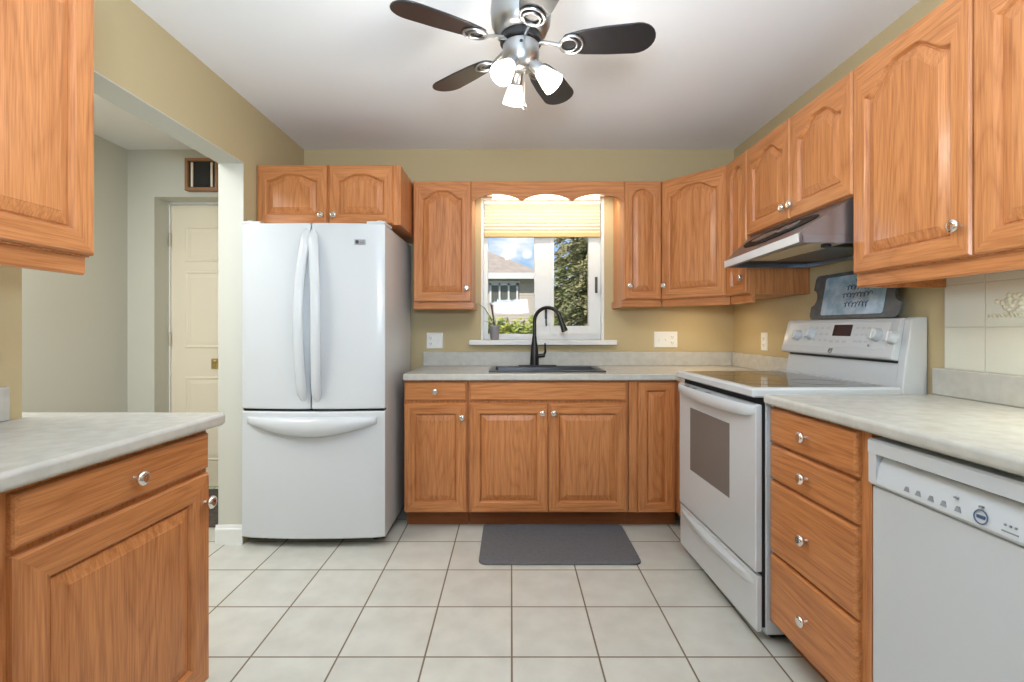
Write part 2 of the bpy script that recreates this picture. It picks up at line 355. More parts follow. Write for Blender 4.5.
m = MB(); m.box(-.142, -.092, -.008, 0, .878, .955); m.lathe([(.013, -.008), (.014, -.016), (.010, -.020)], (-.117, 0, .93), 'y', 16); m.box(-.121, -.113, -.020, -.008, .89, .905)
m.obj('lock_plate', BRASS, dr, bevel=.002)
tag(MB().box(-2.50, -1.66, 2.86, 3.52, 0, .012).obj('doormat', DARKM, bevel=.004), 'dark grey doormat on the floor before the cream hall door', 'doormat')
# door chime
t = empty('door_chime', 'square wooden door chime with black front and two pale bars', 'door chime', (-2.158, YB, 2.14))
m = MB(); b_ = [(-.115, 0), (.115, 0), (.115, .225), (-.115, .225)]
O1 = lambda e, y: [(-.115+e, y, e), (.115-e, y, e), (.115-e, y, .225-e), (-.115+e, y, .225-e)]
m.loops([O1(0, 0), O1(0, -.05), O1(.02, -.05), O1(.022, -.03)], True); m.obj('wooden_frame', mat('walnut_frame', srgb(150, 108, 72), .5), t, smooth=0)
MB().box(-.094, .094, -.032, -.002, .021, .204).obj('front_panel', BLACK, t)
for x in (-.072, .066): MB().lathe([(.007, 0), (.008, .005), (.008, .165), (.007, .17)], (x, -.036, .027), 'z', 12).obj('chime_bar', mat('pale_chime_bar', srgb(236, 222, 200), .3), t)

# ================================================================== cabinet kit
def arch_f(u, narrow=False):
    if narrow: return max(0, 1-abs(u)**2.4)**.8
    k = min(max((1.0-abs(u))/.78, 0), 1); return k*k*(3-2*k)
def knob(parent, x, z, y=-.019):
    m = MB(); m.lathe([(.007, 0), (.006, -.004), (.0055, -.012), (.011, -.014), (.0175, -.018), (.0190, -.023), (.0172, -.028), (.010, -.031), (.006, -.0303)], (x, y, z), 'y', 20)
    return m.obj('knob', CHROME, parent, smooth=50)
def door(parent, x0, x1, z0, z1, rise=0, stile=.056, kn=None, name='door'):
    w, h = x1-x0, z1-z0; N = 20 if rise else 1; rt = stile
    root_loc = ((x0+x1)/2, 0, z0)
    def inner(d, y):
        a, b = -w/2+stile+d, w/2-stile-d; zs = h-rt-rise
        lp = [(a, y, stile+d), (b, y, stile+d)]
        for i in range(N+1):
            u = 1-2*i/N; lp.append((u*(b-a)/2, y, zs+rise*arch_f(u, w < .3)-d))
        return lp
    def outer(e, y):
        lp = [(-w/2+e, y, e), (w/2-e, y, e)]
        for i in range(N+1): lp.append(((1-2*i/N)*(w/2-e), y, h-e))
        return lp
    n = N+3
    mi = lambda i: 0 if i in (1, n-1) else 1
    fm = MB(); fm.loops([outer(0, 0), outer(0, -.013), outer(.005, -.019), inner(0, -.019), inner(.003, -.0175), inner(.008, -.008), inner(.010, -.004)], True, True, False, mi)
    d = fm.obj(name, [OAKV, OAKH], parent, smooth=0, loc=root_loc)
    pw = min(.028, (w-2*stile)*.18)
    pm = MB(); pm.loops([inner(.010, -.004), inner(.013, -.004), inner(.014, -.0075), inner(.014+pw, -.0160), inner(.0155+pw, -.0172)], True, False, True)
    pm.obj('raised_panel', OAKV, d, smooth=0)
    if kn: knob(d, kn[0]-root_loc[0], kn[1]-z0)
    return d
def drawer(parent, x0, x1, z0, z1, kn=True, name='drawer_front'):
    w, h = x1-x0, z1-z0
    O = lambda e, y: [(-w/2+e, y, e), (w/2-e, y, e), (w/2-e, y, h-e), (-w/2+e, y, h-e)]
    d = MB().loops([O(0, 0), O(0, -.010), O(.003, -.0155), O(.009, -.019)], True, True, True).obj(name, OAKH, parent, smooth=0, loc=((x0+x1)/2, 0, z0))
    if kn: knob(d, 0, h/2)
    return d
# ---- upper cabinet: local x left to right, face at y=0, body behind
def upper(label, loc, rotz, W, H, depth, doors, rise, rail=.045, stile=.056, rail_ends=(0, 0), gap=.004, setb=.008, name='wall_cabinet', frame_ext=0):
    t = empty(name, label, 'cabinet', loc, rotz)
    m = MB(); m.box(-W/2, W/2, .019, depth, 0, H); m.obj('carcass', OAKV, t, bevel=.001)
    MB().box(-W/2, W/2, .0, .019, 0, H).obj('face_frame', OAKV, t, bevel=.001)
    for (a, b, kx) in doors:
        kn = None if kx is None else ((a+.030) if kx < 0 else (b-.027), gap+.085 if H > .5 else (gap+.055 if W < .8 else gap+.046))
        door(t, a, b, gap, H-gap, rise, stile, kn)
    if rail:
        m = MB(); m.prism([(setb, 0), (.028, 0), (.028, -rail), (setb+.004, -rail), (setb, -rail+.006)], 'x', -W/2-(.012 if rail_ends[0] else 0), W/2+(.012 if rail_ends[1] else 0))
        for s, on in ((-1, rail_ends[0]), (1, rail_ends[1])):
            if on: m.box(s*W/2-.008, s*W/2+.012, .028, depth, -rail, 0) if s > 0 else m.box(-W/2-.012, -W/2+.008, .028, depth, -rail, 0)
        m.obj('light_rail', OAKH, t, smooth=0)
    return t
ZT = 2.12
GV = .003
# over the refrigerator
t = upper('wide oak wall cabinet with two short arched doors above the white refrigerator', (-1.048, 2.794, 1.775), 0, .824, ZT-1.775, .62, [(-.411, -.011, 1), (.005, .372, -1)], .035, rail=0, stile=.05)
# back wall, left of the window
upper('single door oak wall cabinet hung between the refrigerator and window', (-.439, 3.105, 1.345), 0, .374, ZT-1.345, .312, [(-.184, .184, 1)], .05, rail_ends=(0, 1))
upper('narrow oak wall cabinet hung just right of the window', (.843, 3.105, 1.36), 0, .240, ZT-1.36, .312, [(-.117, .117, -1)], .05, stile=.045, rail_ends=(1, 0))
# diagonal corner
P0, P1 = Vector((.968, 3.105)), Vector((1.255, 2.782))
mid = (P0+P1)/2; ln = (P1-P0).length; ang = math.atan2((P1-P0).y, (P1-P0).x)
t = empty('corner_wall_cabinet', 'diagonal oak corner wall cabinet with one wide arched door', 'cabinet', (mid.x, mid.y, 1.36), ang)
inv = Matrix.Rotation(-ang, 2)
poly = [inv @ (Vector(p)-mid) for p in ((.968, 3.105), (1.255, 2.782), (1.572, 2.782), (1.572, 3.417), (.968, 3.417))]
MB().prism([(p.x, p.y) for p in poly], 'z', 0, ZT-1.36).obj('carcass', OAKV, t, bevel=.001)
door(t, -ln/2+.006, ln/2-.006, .004, ZT-1.36-.004, .05, .056, (-ln/2+.034, .089))
MB().prism([(.008, 0), (.028, 0), (.028, -.045), (.012, -.045), (.008, -.039)], 'x', -ln/2, ln/2).obj('light_rail', OAKH, t, smooth=0)
# right wall
XF = 1.255
upper('very narrow oak wall cabinet between the corner cabinet and the range hood', (XF, 2.6635, 1.36), -PI/2, .235, ZT-1.36, XR-XF-.003, [(-.115, .115, 1)], .05, stile=.045, rail_ends=(0, 0))
upper('oak wall cabinet with two short arched doors above the steel range hood', (XF, 2.150, 1.662), -PI/2, .790, ZT-1.662, XR-XF-.003, [(-.392, -.002, 1), (.002, .392, -1)], .06, rail=0)
upper('large two door oak wall cabinet right of the range hood', (XF, 1.300, 1.372), -PI/2, .908, ZT-1.372, XR-XF-.003, [(-.451, -.004, 1), (.004, .451, 1)], .075, rail_ends=(1, 1))
# left upper over peninsula
upper('oak wall cabinet hung above the left counter, cut by the photo edge', (-1.148, 1.083, 1.372), PI/2, .470, ZT-1.372, .312, [(-.232, .232, -1)], .02, rail=.048, rail_ends=(0, 0), setb=.012)

# valance over the window
m = MB(); vx0, vx1 = -.2515, .7225
arcs = [(472, 522.5), (522.5, 573.5), (573.5, 625.5)]
bot = []
def val_z(px):
    for i, (a, b) in enumerate(arcs):
        if a <= px <= b:
            f = (px-a)/(b-a)
            k = max(0, math.sin(PI*f))**.62
            return 1.988+.052*k
    return 1.988
for i in range(97):
    px = 472+153.5*i/96; bot.append((vx0+(vx1-vx0)*i/96, val_z(px)))
up_ = [(x, ZT) for x, z in bot]
ls = []
for y in (3.100, 3.118): ls.append(([(x, y, z) for x, z in bot], [(x, y, z) for x, z in up_]))
m.loops([ls[0][0], ls[0][1]], False); m.loops([ls[1][0], ls[1][1]], False); m.loops([ls[0][0], ls[1][0]], False); m.loops([ls[0][1], ls[1][1]], False)
vm = m.obj('valance', OAKH, smooth=40); MB().box(vx0+.001, vx1-.001, 3.118, 3.418, ZT-.014, ZT-.001).obj('top_board', OAKH, vm)
tag(vm, 'scalloped oak valance board spanning above the window', 'valance')
# tube lamp behind valance
t = empty('strip_light', 'lit fluorescent strip light tucked behind the scalloped valance', 'lamp', (.235, 3.27, 2.106))
MB().box(-.40, .40, -.035, .035, -.03, 0).obj('housing', TRIM, t, bevel=.004)
MB().lathe([(.012, -.36), (.013, -.355), (.013, .355), (.012, .36)], (0, 0, -.045), 'x', 14).obj('fluorescent_tube', TUBE, t)
light('strip_glow', 'AREA', (.235, 3.25, 2.040), 3.0, (1, .89, .70), (R(30), 0, 0), .92, .05)

# ---- base cabinets
CT = .914
def base(label, loc, rotz, W, H, depth, build, toe=True, name='base_cabinet', left_open=False):
    t = empty(name, label, 'cabinet', loc, rotz)
    m = MB()
    for b in ((-W/2, -W/2+.016, .019, depth, .1, H), (W/2-.016, W/2, .019, depth, .1, H), (-W/2+.016, W/2-.016, depth-.012, depth, .1, H), (-W/2+.016, W/2-.016, .019, depth-.012, .1, .116)): m.box(*b)
    m.obj('carcass', OAKV, t, weld=False)
    MB().box(-W/2, W/2, 0, .019, .1, H).obj('face_frame', OAKV, t, bevel=.001)
    MB().box(-W/2, W/2, .075, depth-.02, 0, .1).obj('toe_kick', TOEK, t)
    build(t); return t
YF = 2.836
def b1(t): drawer(t, -.182, .180, .757, .866); door(t, -.182, .180, .106, .740, 0, .056, (.156, .660))
base('narrow oak base cabinet with one drawer and one door beside the refrigerator', (-.440, YF, 0), 0, .372, .874, .575, b1)
def b2(t):
    drawer(t, -.458, .456, .757, .866, kn=False, name='false_front')
    door(t, -.458, -.004, .106, .740, 0, .056, (-.034, .685)); door(t, .002, .456, .106, .740, 0, .056, (.032, .685))
base('double door oak sink base cabinet under the black sink', (.2175, YF, 0), 0, .935, .874, .575, b2)
def b3(t):
    MB().box(-.150, -.104, -.012, 0, .106, .868).obj('filler_strip', OAKV, t, bevel=.001)
    door(t, -.096, .120, .106, .866, 0, .048)
    m = MB(); m.box(.132, .150, -.245, 0, .1, .874); m.obj('return_panel', OAKV, t, bevel=.001)
    m = MB(); m.box(.150, .16, -.245, 0, 0, .1); m.obj('toe_kick', TOEK, t)
base('slim oak corner base cabinet with one tall narrow door left of the range', (.8375, YF, 0), 0, .30, .874, .575, b3)

# right run, slightly out of square with the room
DLT = R(1.7)
def rpt(y, off=0):   # point on the face line of the right run at distance y
    return (.951+off+(1.79-y)*math.tan(DLT), y)
RZ = -PI/2+DLT
fx, fy = rpt(1.555, .019)
def b4(t):
    for a, b in ((.762, .888), (.630, .752), (.363, .620), (.105, .353)): drawer(t, -.228, .200, a, b)
base('oak base cabinet with four drawers between the range and dishwasher', (fx, fy, 0), RZ, .472, .898, .55, b4, name='drawer_cabinet')

# dishwasher
fx, fy = rpt(1.012, .012)
t = empty('dishwasher', 'white built in dishwasher under the right counter', 'dishwasher', (fx, fy, 0), RZ)
MB().box(-.298, .298, .03, .55, .1, .885).obj('tub_housing', WHITE2, t)
MB().box(-.298, .298, .0, .03, .115, .755).obj('door_panel', WHITE, t, bevel=.005)
MB().box(-.298, .298, .07, .12, .0, .1).obj('kick_plate', BLACK, t)
# control panel with scooped pocket handle
m = MB(); yy = lambda x0, x1: 0
m.prism([(.03, .760), (-.004, .760), (-.010, .768), (-.003, .812), (.012, .840), (.03, .840)], 'x', -.298, .298)
m.prism([(.03, .846), (-.012, .846), (-.012, .878), (-.006, .884), (.03, .884)], 'x', -.298, .298)
m.box(-.298, -.272, -.010, .03, .765, .88); m.box(.272, .298, -.010, .03, .765, .88)
m.box(-.298, .298, .014, .03, .838, .850)
cp = m.obj('control_panel', WHITE2, t, weld=False)
MB().box(-.225, .235, .004, .0138, .8395, .8462).obj('latch_slot', BLACK, t)
for k, x in enumerate((-.178, -.146, -.112, -.080, -.046)):
    MB().loops([[(x-.005, -.004, .790), (x+.005, -.004, .790), (x+.009, -.004, .778), (x-.009, -.004, .778)], [(x-.003, -.0088, .790), (x+.003, -.0088, .790), (x+.008, -.0096, .778), (x-.008, -.0096, .778)]], True, True, True).obj('button', GREYT, cp, smooth=0)
for x in (.052, .062, .072, .105): MB().box(x-.002, x+.002, -.0088, -.003, .788, .792).obj('indicator_light', GREYT, cp)
for x0, x1, z in ((.046, .078, .776), (.095, .12, .777), (-.055, -.047, .806), (.0, .008, .806)): MB().box(x0, x1, -.0096, -.001, z, z+.003).obj('button_caption', GREYT, cp)
m = MB(); m.ring((.005, -.0095, .787), .014, .0012, ax=(0, -1, .12)); m.box(-.003, .013, -.0105, -.006, .784, .790)
m.obj('round_start_button', INKB, cp)

# left peninsula run
DL2 = R(3.0); RZL = PI/2-DL2
def lpt(y): return (-.923-.019-(1.49-y)*math.tan(DL2), y)
px_, py_ = lpt(1.200)
def b5(t):
    drawer(t, -.270, .285, .752, .860); door(t, -.270, .285, .106, .738, 0, .066, (.262, .655))
base('oak base cabinet with drawer and raised panel door at the end of left counter', (px_, py_, 0), RZL, .590, .874, .52, b5)
px_, py_ = lpt(.660)
def b6(t):
    drawer(t, -.235, .235, .752, .860); door(t, -.235, .235, .106, .738, 0, .066, (-.2, .655))
base('oak base cabinet at the left photo edge, only a sliver of its drawer visible', (px_, py_, 0), RZL, .488, .874, .52, b6)

# ---- countertops
def slab(xs, ys, inc, z0, z1, shape=None):
    m = MB(); V = {}
    def v(i, j, z):
        k = (i, j, z)
        if k not in V:
            p = (xs[i], ys[j]); p = shape(*p) if shape else p
            V[k] = m.b.verts.new((p[0], p[1], z))
        return V[k]
    nx, ny = len(xs)-1, len(ys)-1
    I = lambda i, j: 0 <= i < nx and 0 <= j < ny and inc(i, j)
    for i in range(nx):
        for j in range(ny):
            if not I(i, j): continue
            m.b.faces.new((v(i,j,z1), v(i+1,j,z1), v(i+1,j+1,z1), v(i,j+1,z1))); m.b.faces.new((v(i,j,z0), v(i,j+1,z0), v(i+1,j+1,z0), v(i+1,j,z0)))
            if not I(i-1, j): m.b.faces.new((v(i,j,z0), v(i,j,z1), v(i,j+1,z1), v(i,j+1,z0)))
            if not I(i+1, j): m.b.faces.new((v(i+1,j,z0), v(i+1,j+1,z0), v(i+1,j+1,z1), v(i+1,j,z1)))
            if not I(i, j-1): m.b.faces.new((v(i,j,z0), v(i+1,j,z0), v(i+1,j,z1), v(i,j,z1)))
            if not I(i, j+1): m.b.faces.new((v(i,j+1,z0), v(i,j+1,z1), v(i+1,j+1,z1), v(i+1,j+1,z0)))
    return m
YL = 2.795
SX0, SX1, SY0, SY1 = -.105, .541, 2.93, 3.24
ct = slab([-.626, SX0, SX1, .948, XR-.002], [2.590, YL, SY0, SY1, YB-.002], lambda i, j: not ((j == 0 and i < 3) or (i == 1 and j == 2)), .876, CT).obj('countertop', LAM, bevel=.008, seg=3)
tag(ct, 'pale laminate countertop with the black sink set in along the back wall', 'countertop')
m = MB(); m.box(-.618, XR-.023, YB-.022, YB-.002, CT, 1.012); m.box(XR-.022, XR-.002, 2.592, YB-.002, CT, 1.012)
m.obj('backsplash', LAM, ct, bevel=.004)
# right
a0, a1 = rpt(1.792, -.020), rpt(.45, -.020)
m = MB(); m.prism([a0, a1, (XR-.002, .45), (XR-.002, 1.788)], 'z', .900, .936)
ct = m.obj('countertop', LAM, bevel=.012, seg=4); tag(ct, 'pale laminate countertop over the drawers and dishwasher on the right', 'countertop')
m = MB(); m.box(XR-.024, XR-.007, .45, 1.786, .936, 1.034); m.obj('backsplash', LAM, ct, bevel=.006, seg=3)
# left
l0 = (-.896-(1.537-.45)*math.tan(DL2), .45)
m = MB(); m.prism([(-.918, 1.537), (-.900, 1.530), (-.896, 1.512), l0, (XL+.002, .45), (XL+.002, 1.4475), (-1.62, 1.4485), (-1.62, 1.537)], 'z', .876, CT)
ct = m.obj('countertop', LAM, bevel=.012, seg=4); tag(ct, 'pale laminate peninsula countertop in the left foreground', 'countertop')
MB().box(XL+.002, XL+.022, .45, 1.395, CT, 1.012).obj('backsplash', LAM, ct, bevel=.005)

# ================================================================== sink and tap
t = empty('kitchen_sink', 'black drop in sink set in the back countertop under the window', 'sink', (.218, 3.09, CT))
cxs, cys = .218, 3.09
xs = [-.135, -.095, .531, .571]; ys = [2.892, 2.94, 3.215, 3.30]
m = slab([x-cxs for x in xs], [y-cys for y in ys], lambda i, j: not (i == 1 and j == 1), .0005, .010); m.obj('rim', SINKM, t, bevel=.004)
rr = lambda e, z: [(-.313+e, -.150+e, z), (.313-e, -.150+e, z), (.313-e, .125-e, z), (-.313+e, .125-e, z)]
m = MB(); m.loops([rr(0, .004), rr(.006, -.06), rr(.012, -.16), rr(.05, -.175)], True, False, True); m.obj('basin', SINKM, t, bevel=.01)
MB().lathe([(.04, -.172), (.042, -.168), (.03, -.168), (.028, -.171)], (0, 0, 0), 'z', 20).obj('drain', CHROME, t)
t = empty('kitchen_faucet', 'tall black gooseneck pull down faucet rising behind the sink', 'faucet', (.158, 3.262, CT+.010))
m = MB(); O = []
for k in range(40):
    a = 2*PI*k/40; c, s = math.cos(a), math.sin(a)
    O.append((.10*(1 if c > 0 else -1)+.03*c+.02, .03*s))
m.prism(O, 'z', 0, .007); m.obj('deck_plate', BLACK, t, bevel=.002)
MB().lathe([(.030, .007), (.029, .05), (.023, .13), (.017, .17), (.0145, .20)], (0, 0, 0), 'z', 24).obj('body', BLACK, t)
pts = [(0, 0, .19), (0, 0, .26), (0, 0, .30)]
for k in range(1, 13):
    a = PI*k/12*.93; r_ = .092
    c = r_*(1-math.cos(a)); pts.append((c*.92, -c*.40, .30+r_*math.sin(a)))
MB().tube(pts, .0125, 14).obj('spout', BLACK, t)
p = Vector(pts[-1]); d_ = (p-Vector(pts[-2])).normalized()
MB().lathe([(.0135, -.01), (.015, .02), (.019, .06), (.021, .088), (.018, .092)], p, d_, 20).obj('spray_head', BLACK, t)
m = MB(); m.lathe([(.014, 0), (.014, .05), (.012, .056)], (.015, -.002, .068), (1, -.2, .1), 14); m.tube([(.060, -.01, .072), (.072, -.014, .095), (.070, -.016, .155)], [.010, .008, .005], 10)
m.obj('lever', BLACK, t)

# ================================================================== refrigerator
FX0, FX1 = -1.452, -.679; FC = (FX0+FX1)/2; FW = FX1-FX0
t = empty('refrigerator', 'white french door refrigerator with bottom freezer drawer', 'refrigerator', (FC, 2.665, 0))
MB().box(-FW/2+.004, FW/2-.004, .01, .64, .045, 1.742).obj('body', WHITE, t, bevel=.006)
MB().box(-FW/2+.02, FW/2-.02, .03, .60, .012, .05).obj('toe_grille', BLACK, t)
for sx in (-1, 1):
    for y in (.06, .55): MB().lathe([(.02, 0), (.022, .012)], (sx*(FW/2-.08), y, 0), 'z', 14).obj('foot', BLACK, t)
def bulge(x): return -.062-.024*(1-(2*x/FW)**2)
def fdoor(name, x0, x1, z0, z1, par):
    N = 14; front = []; ls = []
    e = .008
    for j, (z, dy) in enumerate(((z0, .006), (z0+.006, 0), (z1-.006, 0), (z1, .006))):
        lp = []
        for i in range(N+1):
            x = x0+(x1-x0)*i/N; ed = e*max(0, 1-min(i, N-i)/1.0); lp.append((x, bulge(x)+dy+ed, z))
        lp += [(x1, 0, z), (x0, 0, z)]
        ls.append(lp)
    return MB().loops(ls, True, True, True).obj(name, WHITE, par, bevel=.003, smooth=30)
dL = fdoor('door', -FW/2, -.0065, .746, 1.742, t); dR = fdoor('door', .0005, FW/2, .746, 1.742, t)
dF = fdoor('freezer_drawer', -FW/2, FW/2, .052, .733, t)
MB().box(-FW/2+.01, FW/2-.01, -.05, .01, .72, .755).obj('gasket', SHADOW, t)
MB().box(-.010, .004, -.06, .01, .735, 1.735).obj('gasket', SHADOW, t)
# vertical bow handles
for par, x in ((dL, -.050), (dR, .042)):
    pts, rs = [], []
    z0, z1 = .79, 1.705
    for k in range(25):
        f = k/24; b = math.sin(PI*f)**.55
        lean = (-.030 if x < 0 else .030)*(1-math.sin(PI*f))*(1 if f > .5 else .3)
        pts.append((x+lean*(-1), bulge(x)+.006-.052*b, z0+(z1-z0)*f)); rs.append(.026 if 0 < k < 24 else .012)
    MB().tube(pts, rs, 16, flat=((0, 1, 0), .62, 1.05)).obj('handle', WHITE, par, smooth=60)
# freezer handle: crescent grip, flat on top and sagging in the middle
ls = []
for k in range(33):
    f = k/32; b = math.sin(PI*f)**.6 if 0 < k < 32 else 0; c = math.sin(PI*f); x = -.345+.69*f; y = bulge(x)
    ls.append([(x, y+.004, .705), (x, y-.006-.038*b, .703), (x, y-.010-.044*b, .696), (x, y-.012-.046*b, .684-.026*c), (x, y-.010-.038*b, .672-.056*c), (x, y-.003-.018*b, .668-.070*c), (x, y+.004, .668-.066*c)])
MB().loops(ls, True, True, True).obj('handle', WHITE, dF, smooth=60)
for s in (-1, 1):
    m = MB(); x = s*(FW/2-.05); m.box(x-.05, x+.05, -.055, .09, 1.742, 1.756); m.lathe([(.018, 0), (.018, .006)], (x+s*.015, -.03, 1.756), 'z', 14)
    m.obj('hinge_cover', WHITE2, t, bevel=.004)
# badge: silver plate with dark roundel and letters
bx = .258; by = bulge(bx)-.001
rotz_b = math.atan2(bulge(bx+.02)-bulge(bx-.02), .04)
bd = MB().box(-.029, .029, -.0035, .001, -.014, .014).obj('brand_badge', mat('silver_badge', srgb(158, 160, 164), .35, .5), dR, bevel=.002, loc=(bx, by, 1.640), rot=(0, 0, rotz_b))
m = MB(); m.lathe([(.0095, 0), (.0095, -.0015)], (-.014, -.0035, 0), 'y', 24); m.obj('roundel', mat('dark_roundel', srgb(60, 60, 66), .4), bd)
text_mesh('letters', 'LG', .019, mat('dark_lettering', srgb(64, 64, 70), .4), bd, (.011, -.0037, 0), (R(90), 0, 0), .0006)

# ================================================================== range
RW = .752
fx, fy = rpt(2.180, .0)
t = empty('range', 'white freestanding electric range with smooth black cooktop', 'range', (fx, fy, 0), RZ)
DB = .585     # body depth from face line
MB().box(-RW/2, RW/2, 0, DB, .035, .922).obj('body', WHITE2, t, bevel=.003)
MB().box(-RW/2+.02, RW/2-.02, .03, DB-.05, .012, .04).obj('base_plinth', BLACK, t)
for sx in (-1, 1):
    for y in (.05, DB-.06): MB().lathe([(.014, 0), (.016, .014)], (sx*(RW/2-.05), y, 0), 'z', 12).obj('foot', NICKEL, t)
MB().box(-RW/2+.006, RW/2-.006, -.013, 0, .06, .919).obj('front_gap', SHADOW, t)
# cooktop rim
m = MB()
def cl(e, z, fr): return [(-RW/2+e, -fr+e, z), (RW/2-e, -fr+e, z), (RW/2-e, DB-.068, z), (-RW/2+e, DB-.068, z)]
m.loops([cl(.006, .920, .050), cl(0, .926, .054), cl(0, .948, .054), cl(.006, .956, .054), cl(.028, .957, .054), cl(.032, .9545, .054)], True, True, True)
m.obj('cooktop_rim', WHITE, t, bevel=.003)
MB().box(-RW/2+.034, RW/2-.034, -.022, DB-.115, .950, .957).obj('glass_cooktop', GLASSB, t)
m = MB()
for (x, y, r) in ((-.19, .09, .10), (.19, .09, .085), (-.19, .32, .085), (.19, .32, .10)): m.ring((x, y, .9571), r, .0006, 40, 4)
m.obj('burner_rings', mat('grey_ring_print', srgb(96, 96, 96), .3), t)
# oven door
m = MB(); m.box(-RW/2, RW/2, -.040, -.013, .268, .894)
od = m.obj('oven_door', WHITE, t, bevel=.006)
def ol(e, y): return [(-.232+e, y, .475+e), (.176-e, y, .475+e), (.176-e, y, .785-e), (-.232+e, y, .785-e)]
MB().loops([[(a[0]-.00, a[1], a[2]) for a in ol(0, -.0398)], ol(.002, -.0412)], True, False, True).obj('window', OVENG, od, smooth=0)
# handle: full width moulded bar
m = MB(); N = 20; ls = []
for i in range(N+1):
    f = i/N; x = -RW/2+.004+(RW-.008)*f; b = math.sin(PI*f)**.35 if 0 < f < 1 else 0
    y1 = -.042-.040*b; zb = .836+.020*(1-b)
    ls.append([(x, -.038, .893), (x, y1+.006, .891), (x, y1, .882), (x, y1+.001, zb+.010), (x, y1+.008, zb+.002), (x, -.050+.012*(1-b), zb+.012), (x, -.038, zb+.014)])
m.loops(ls, True, True, True); hd = m.obj('handle', WHITE, od, smooth=40)
m = MB()
for x in (-.22, -.13, .02): m.box(x-.022, x+.022, -.066, -.056, .8885, .8935)
m.obj('vent_slots', BLACK, od)
# storage drawer
m = MB(); m.box(-RW/2, RW/2, -.036, -.013, .045, .256); sd = m.obj('storage_drawer', WHITE, t, bevel=.006)
m = MB(); ls = []
for i in range(N+1):
    f = i/N; x = -RW/2+.02+(RW-.04)*f; b = math.sin(PI*f)**.6 if 0 < f < 1 else 0; y1 = -.035-.026*b
    ls.append([(x, -.034, .240), (x, y1, .232), (x, y1-.001, .215), (x, y1+.008, .200), (x, -.034, .196-.006*b)])
m.loops(ls, True, True, True); m.obj('handle', WHITE, sd, smooth=50)
# back guard
y0 = DB-.045
m = MB(); m.prism([(y0-.018, .950), (y0, 1.046), (DB+.03, 1.046), (DB+.03, .922), (y0-.01, .922)], 'x', -RW/2+.012, RW/2-.014); m.obj('splash_panel', WHITE, t, bevel=.003)
MB().box(-RW/2+.03, RW/2-.03, y0-.004, DB, 1.044, 1.056).obj('shadow_gap', BLACK, t)  # black strip painted in as the shadow line under the panel overhang
prof = [(y0-.030, 1.058), (y0-.034, 1.066), (y0+.004, 1.208), (y0+.014, 1.219), (DB+.03, 1.219), (DB+.03, 1.05), (y0, 1.052)]
m = MB(); m.prism(prof, 'x', -RW/2, RW/2-.035); bgd = m.obj('control_panel', WHITE, t, bevel=.004)
m = MB(); m.prism([(y0-.020, .92), (y0-.006, 1.06), (y0+.020, 1.212), (y0+.03, 1.222), (DB+.034, 1.222), (DB+.034, .922)], 'x', RW/2-.036, RW/2); m.obj('side_cap', WHITE, t, bevel=.005)
# face plane helper: s along width, h up the slope
pa = Vector((0, y0-.034, 1.066)); pb = Vector((0, y0+.004, 1.208)); sl = (pb-pa); nrm = Vector((0, -sl.z, sl.y)).normalized()
ta = math.atan2(sl.y, sl.z)
def onface(x, f, off=0): return Vector((x, 0, 0))+pa+sl*f+nrm*off
def plate(name, x0, x1, f0, f1, th, mt, par, bev=0):
    q = lambda o: [onface(x0, f0, o), onface(x1, f0, o), onface(x1, f1, o), onface(x0, f1, o)]
    return MB().loops([q(-.001), q(th)], True, True, True).obj(name, mt, par, bevel=bev)
pl = plate('control_overlay', -RW/2+.03, RW/2-.075, .20, .97, .0012, GREYP, bgd)
plate('clock_display', -.012, .102, .55, .90, .002, mat('black_display', srgb(34, 26, 34), .15), bgd)
kf = None
for x in (-.17, -.13, -.09, -.05, .135, .165, .195):
    for f in (.40, .60, .80): plate('touch_key', x-.010, x+.010, f-.03, f+.03, .0018, KEYM, bgd)
for x in (-.01, .03, .07): plate('touch_key', x-.012, x+.012, .34, .42, .0018, KEYM, bgd)
for (yw, f) in ((2.437, .54), (2.340, .60), (1.930, .60), (1.848, .54)):
    x = (2.180-yw)/math.cos(DLT)
    m = MB(); m.lathe([(.027, 0), (.027, .006), (.024, .010), (.023, .026), (.020, .029)], onface(x, f, .001), nrm, 26)
    kb = m.obj('control_knob', WHITE2, bgd, smooth=40)
    c = onface(x, f, .030); m = MB(); m.tube([c-sl.normalized()*.019, c+sl.normalized()*.019], .004, 8); m.obj('grip', WHITE, kb)
m = MB(); c = onface(0, .08, .002); m.ring(c, .010, .0022, 20, 6, nrm); m.tube([c+Vector((-.014, 0, -.006)), c+Vector((0, -.001, .002)), c+Vector((.016, 0, .007))], .002, 6)
m.obj('swirl_badge', mat('grey_badge', srgb(150, 152, 156), .3, .7), bgd)
m = MB(); m.lathe([(.006, 0), (.005, .002)], onface(.215, .30, .001), nrm, 14); m.obj('indicator_light', GREYT, bgd)

# board with script leaning behind the range
t = empty('serving_board', 'blue glass board with dark script leaning on top of the range', 'board', (1.500, 2.155, 1.2225), RZ)
BWd, BH, ct_ = .27, .215, .05
def rrect(w0, w1, h0, h1, r, n=6):
    o = []
    for (cx_, cz_, s) in ((w1-r, h0+r, -90), (w1-r, h1-r, 0), (w0+r, h1-r, 90), (w0+r, h0+r, 180)):
        for k in range(n+1): a = R(s+90*k/n); o.append((cx_+r*math.cos(a), cz_+r*math.sin(a)))
    return o
def lean(x, z, o): return (x, .012+z*.18-o, z)
outl = rrect(-BWd, BWd, 0, BH, .025)
# handle notch: bite out of left end
outl2 = []
lft = [p for p in outl]
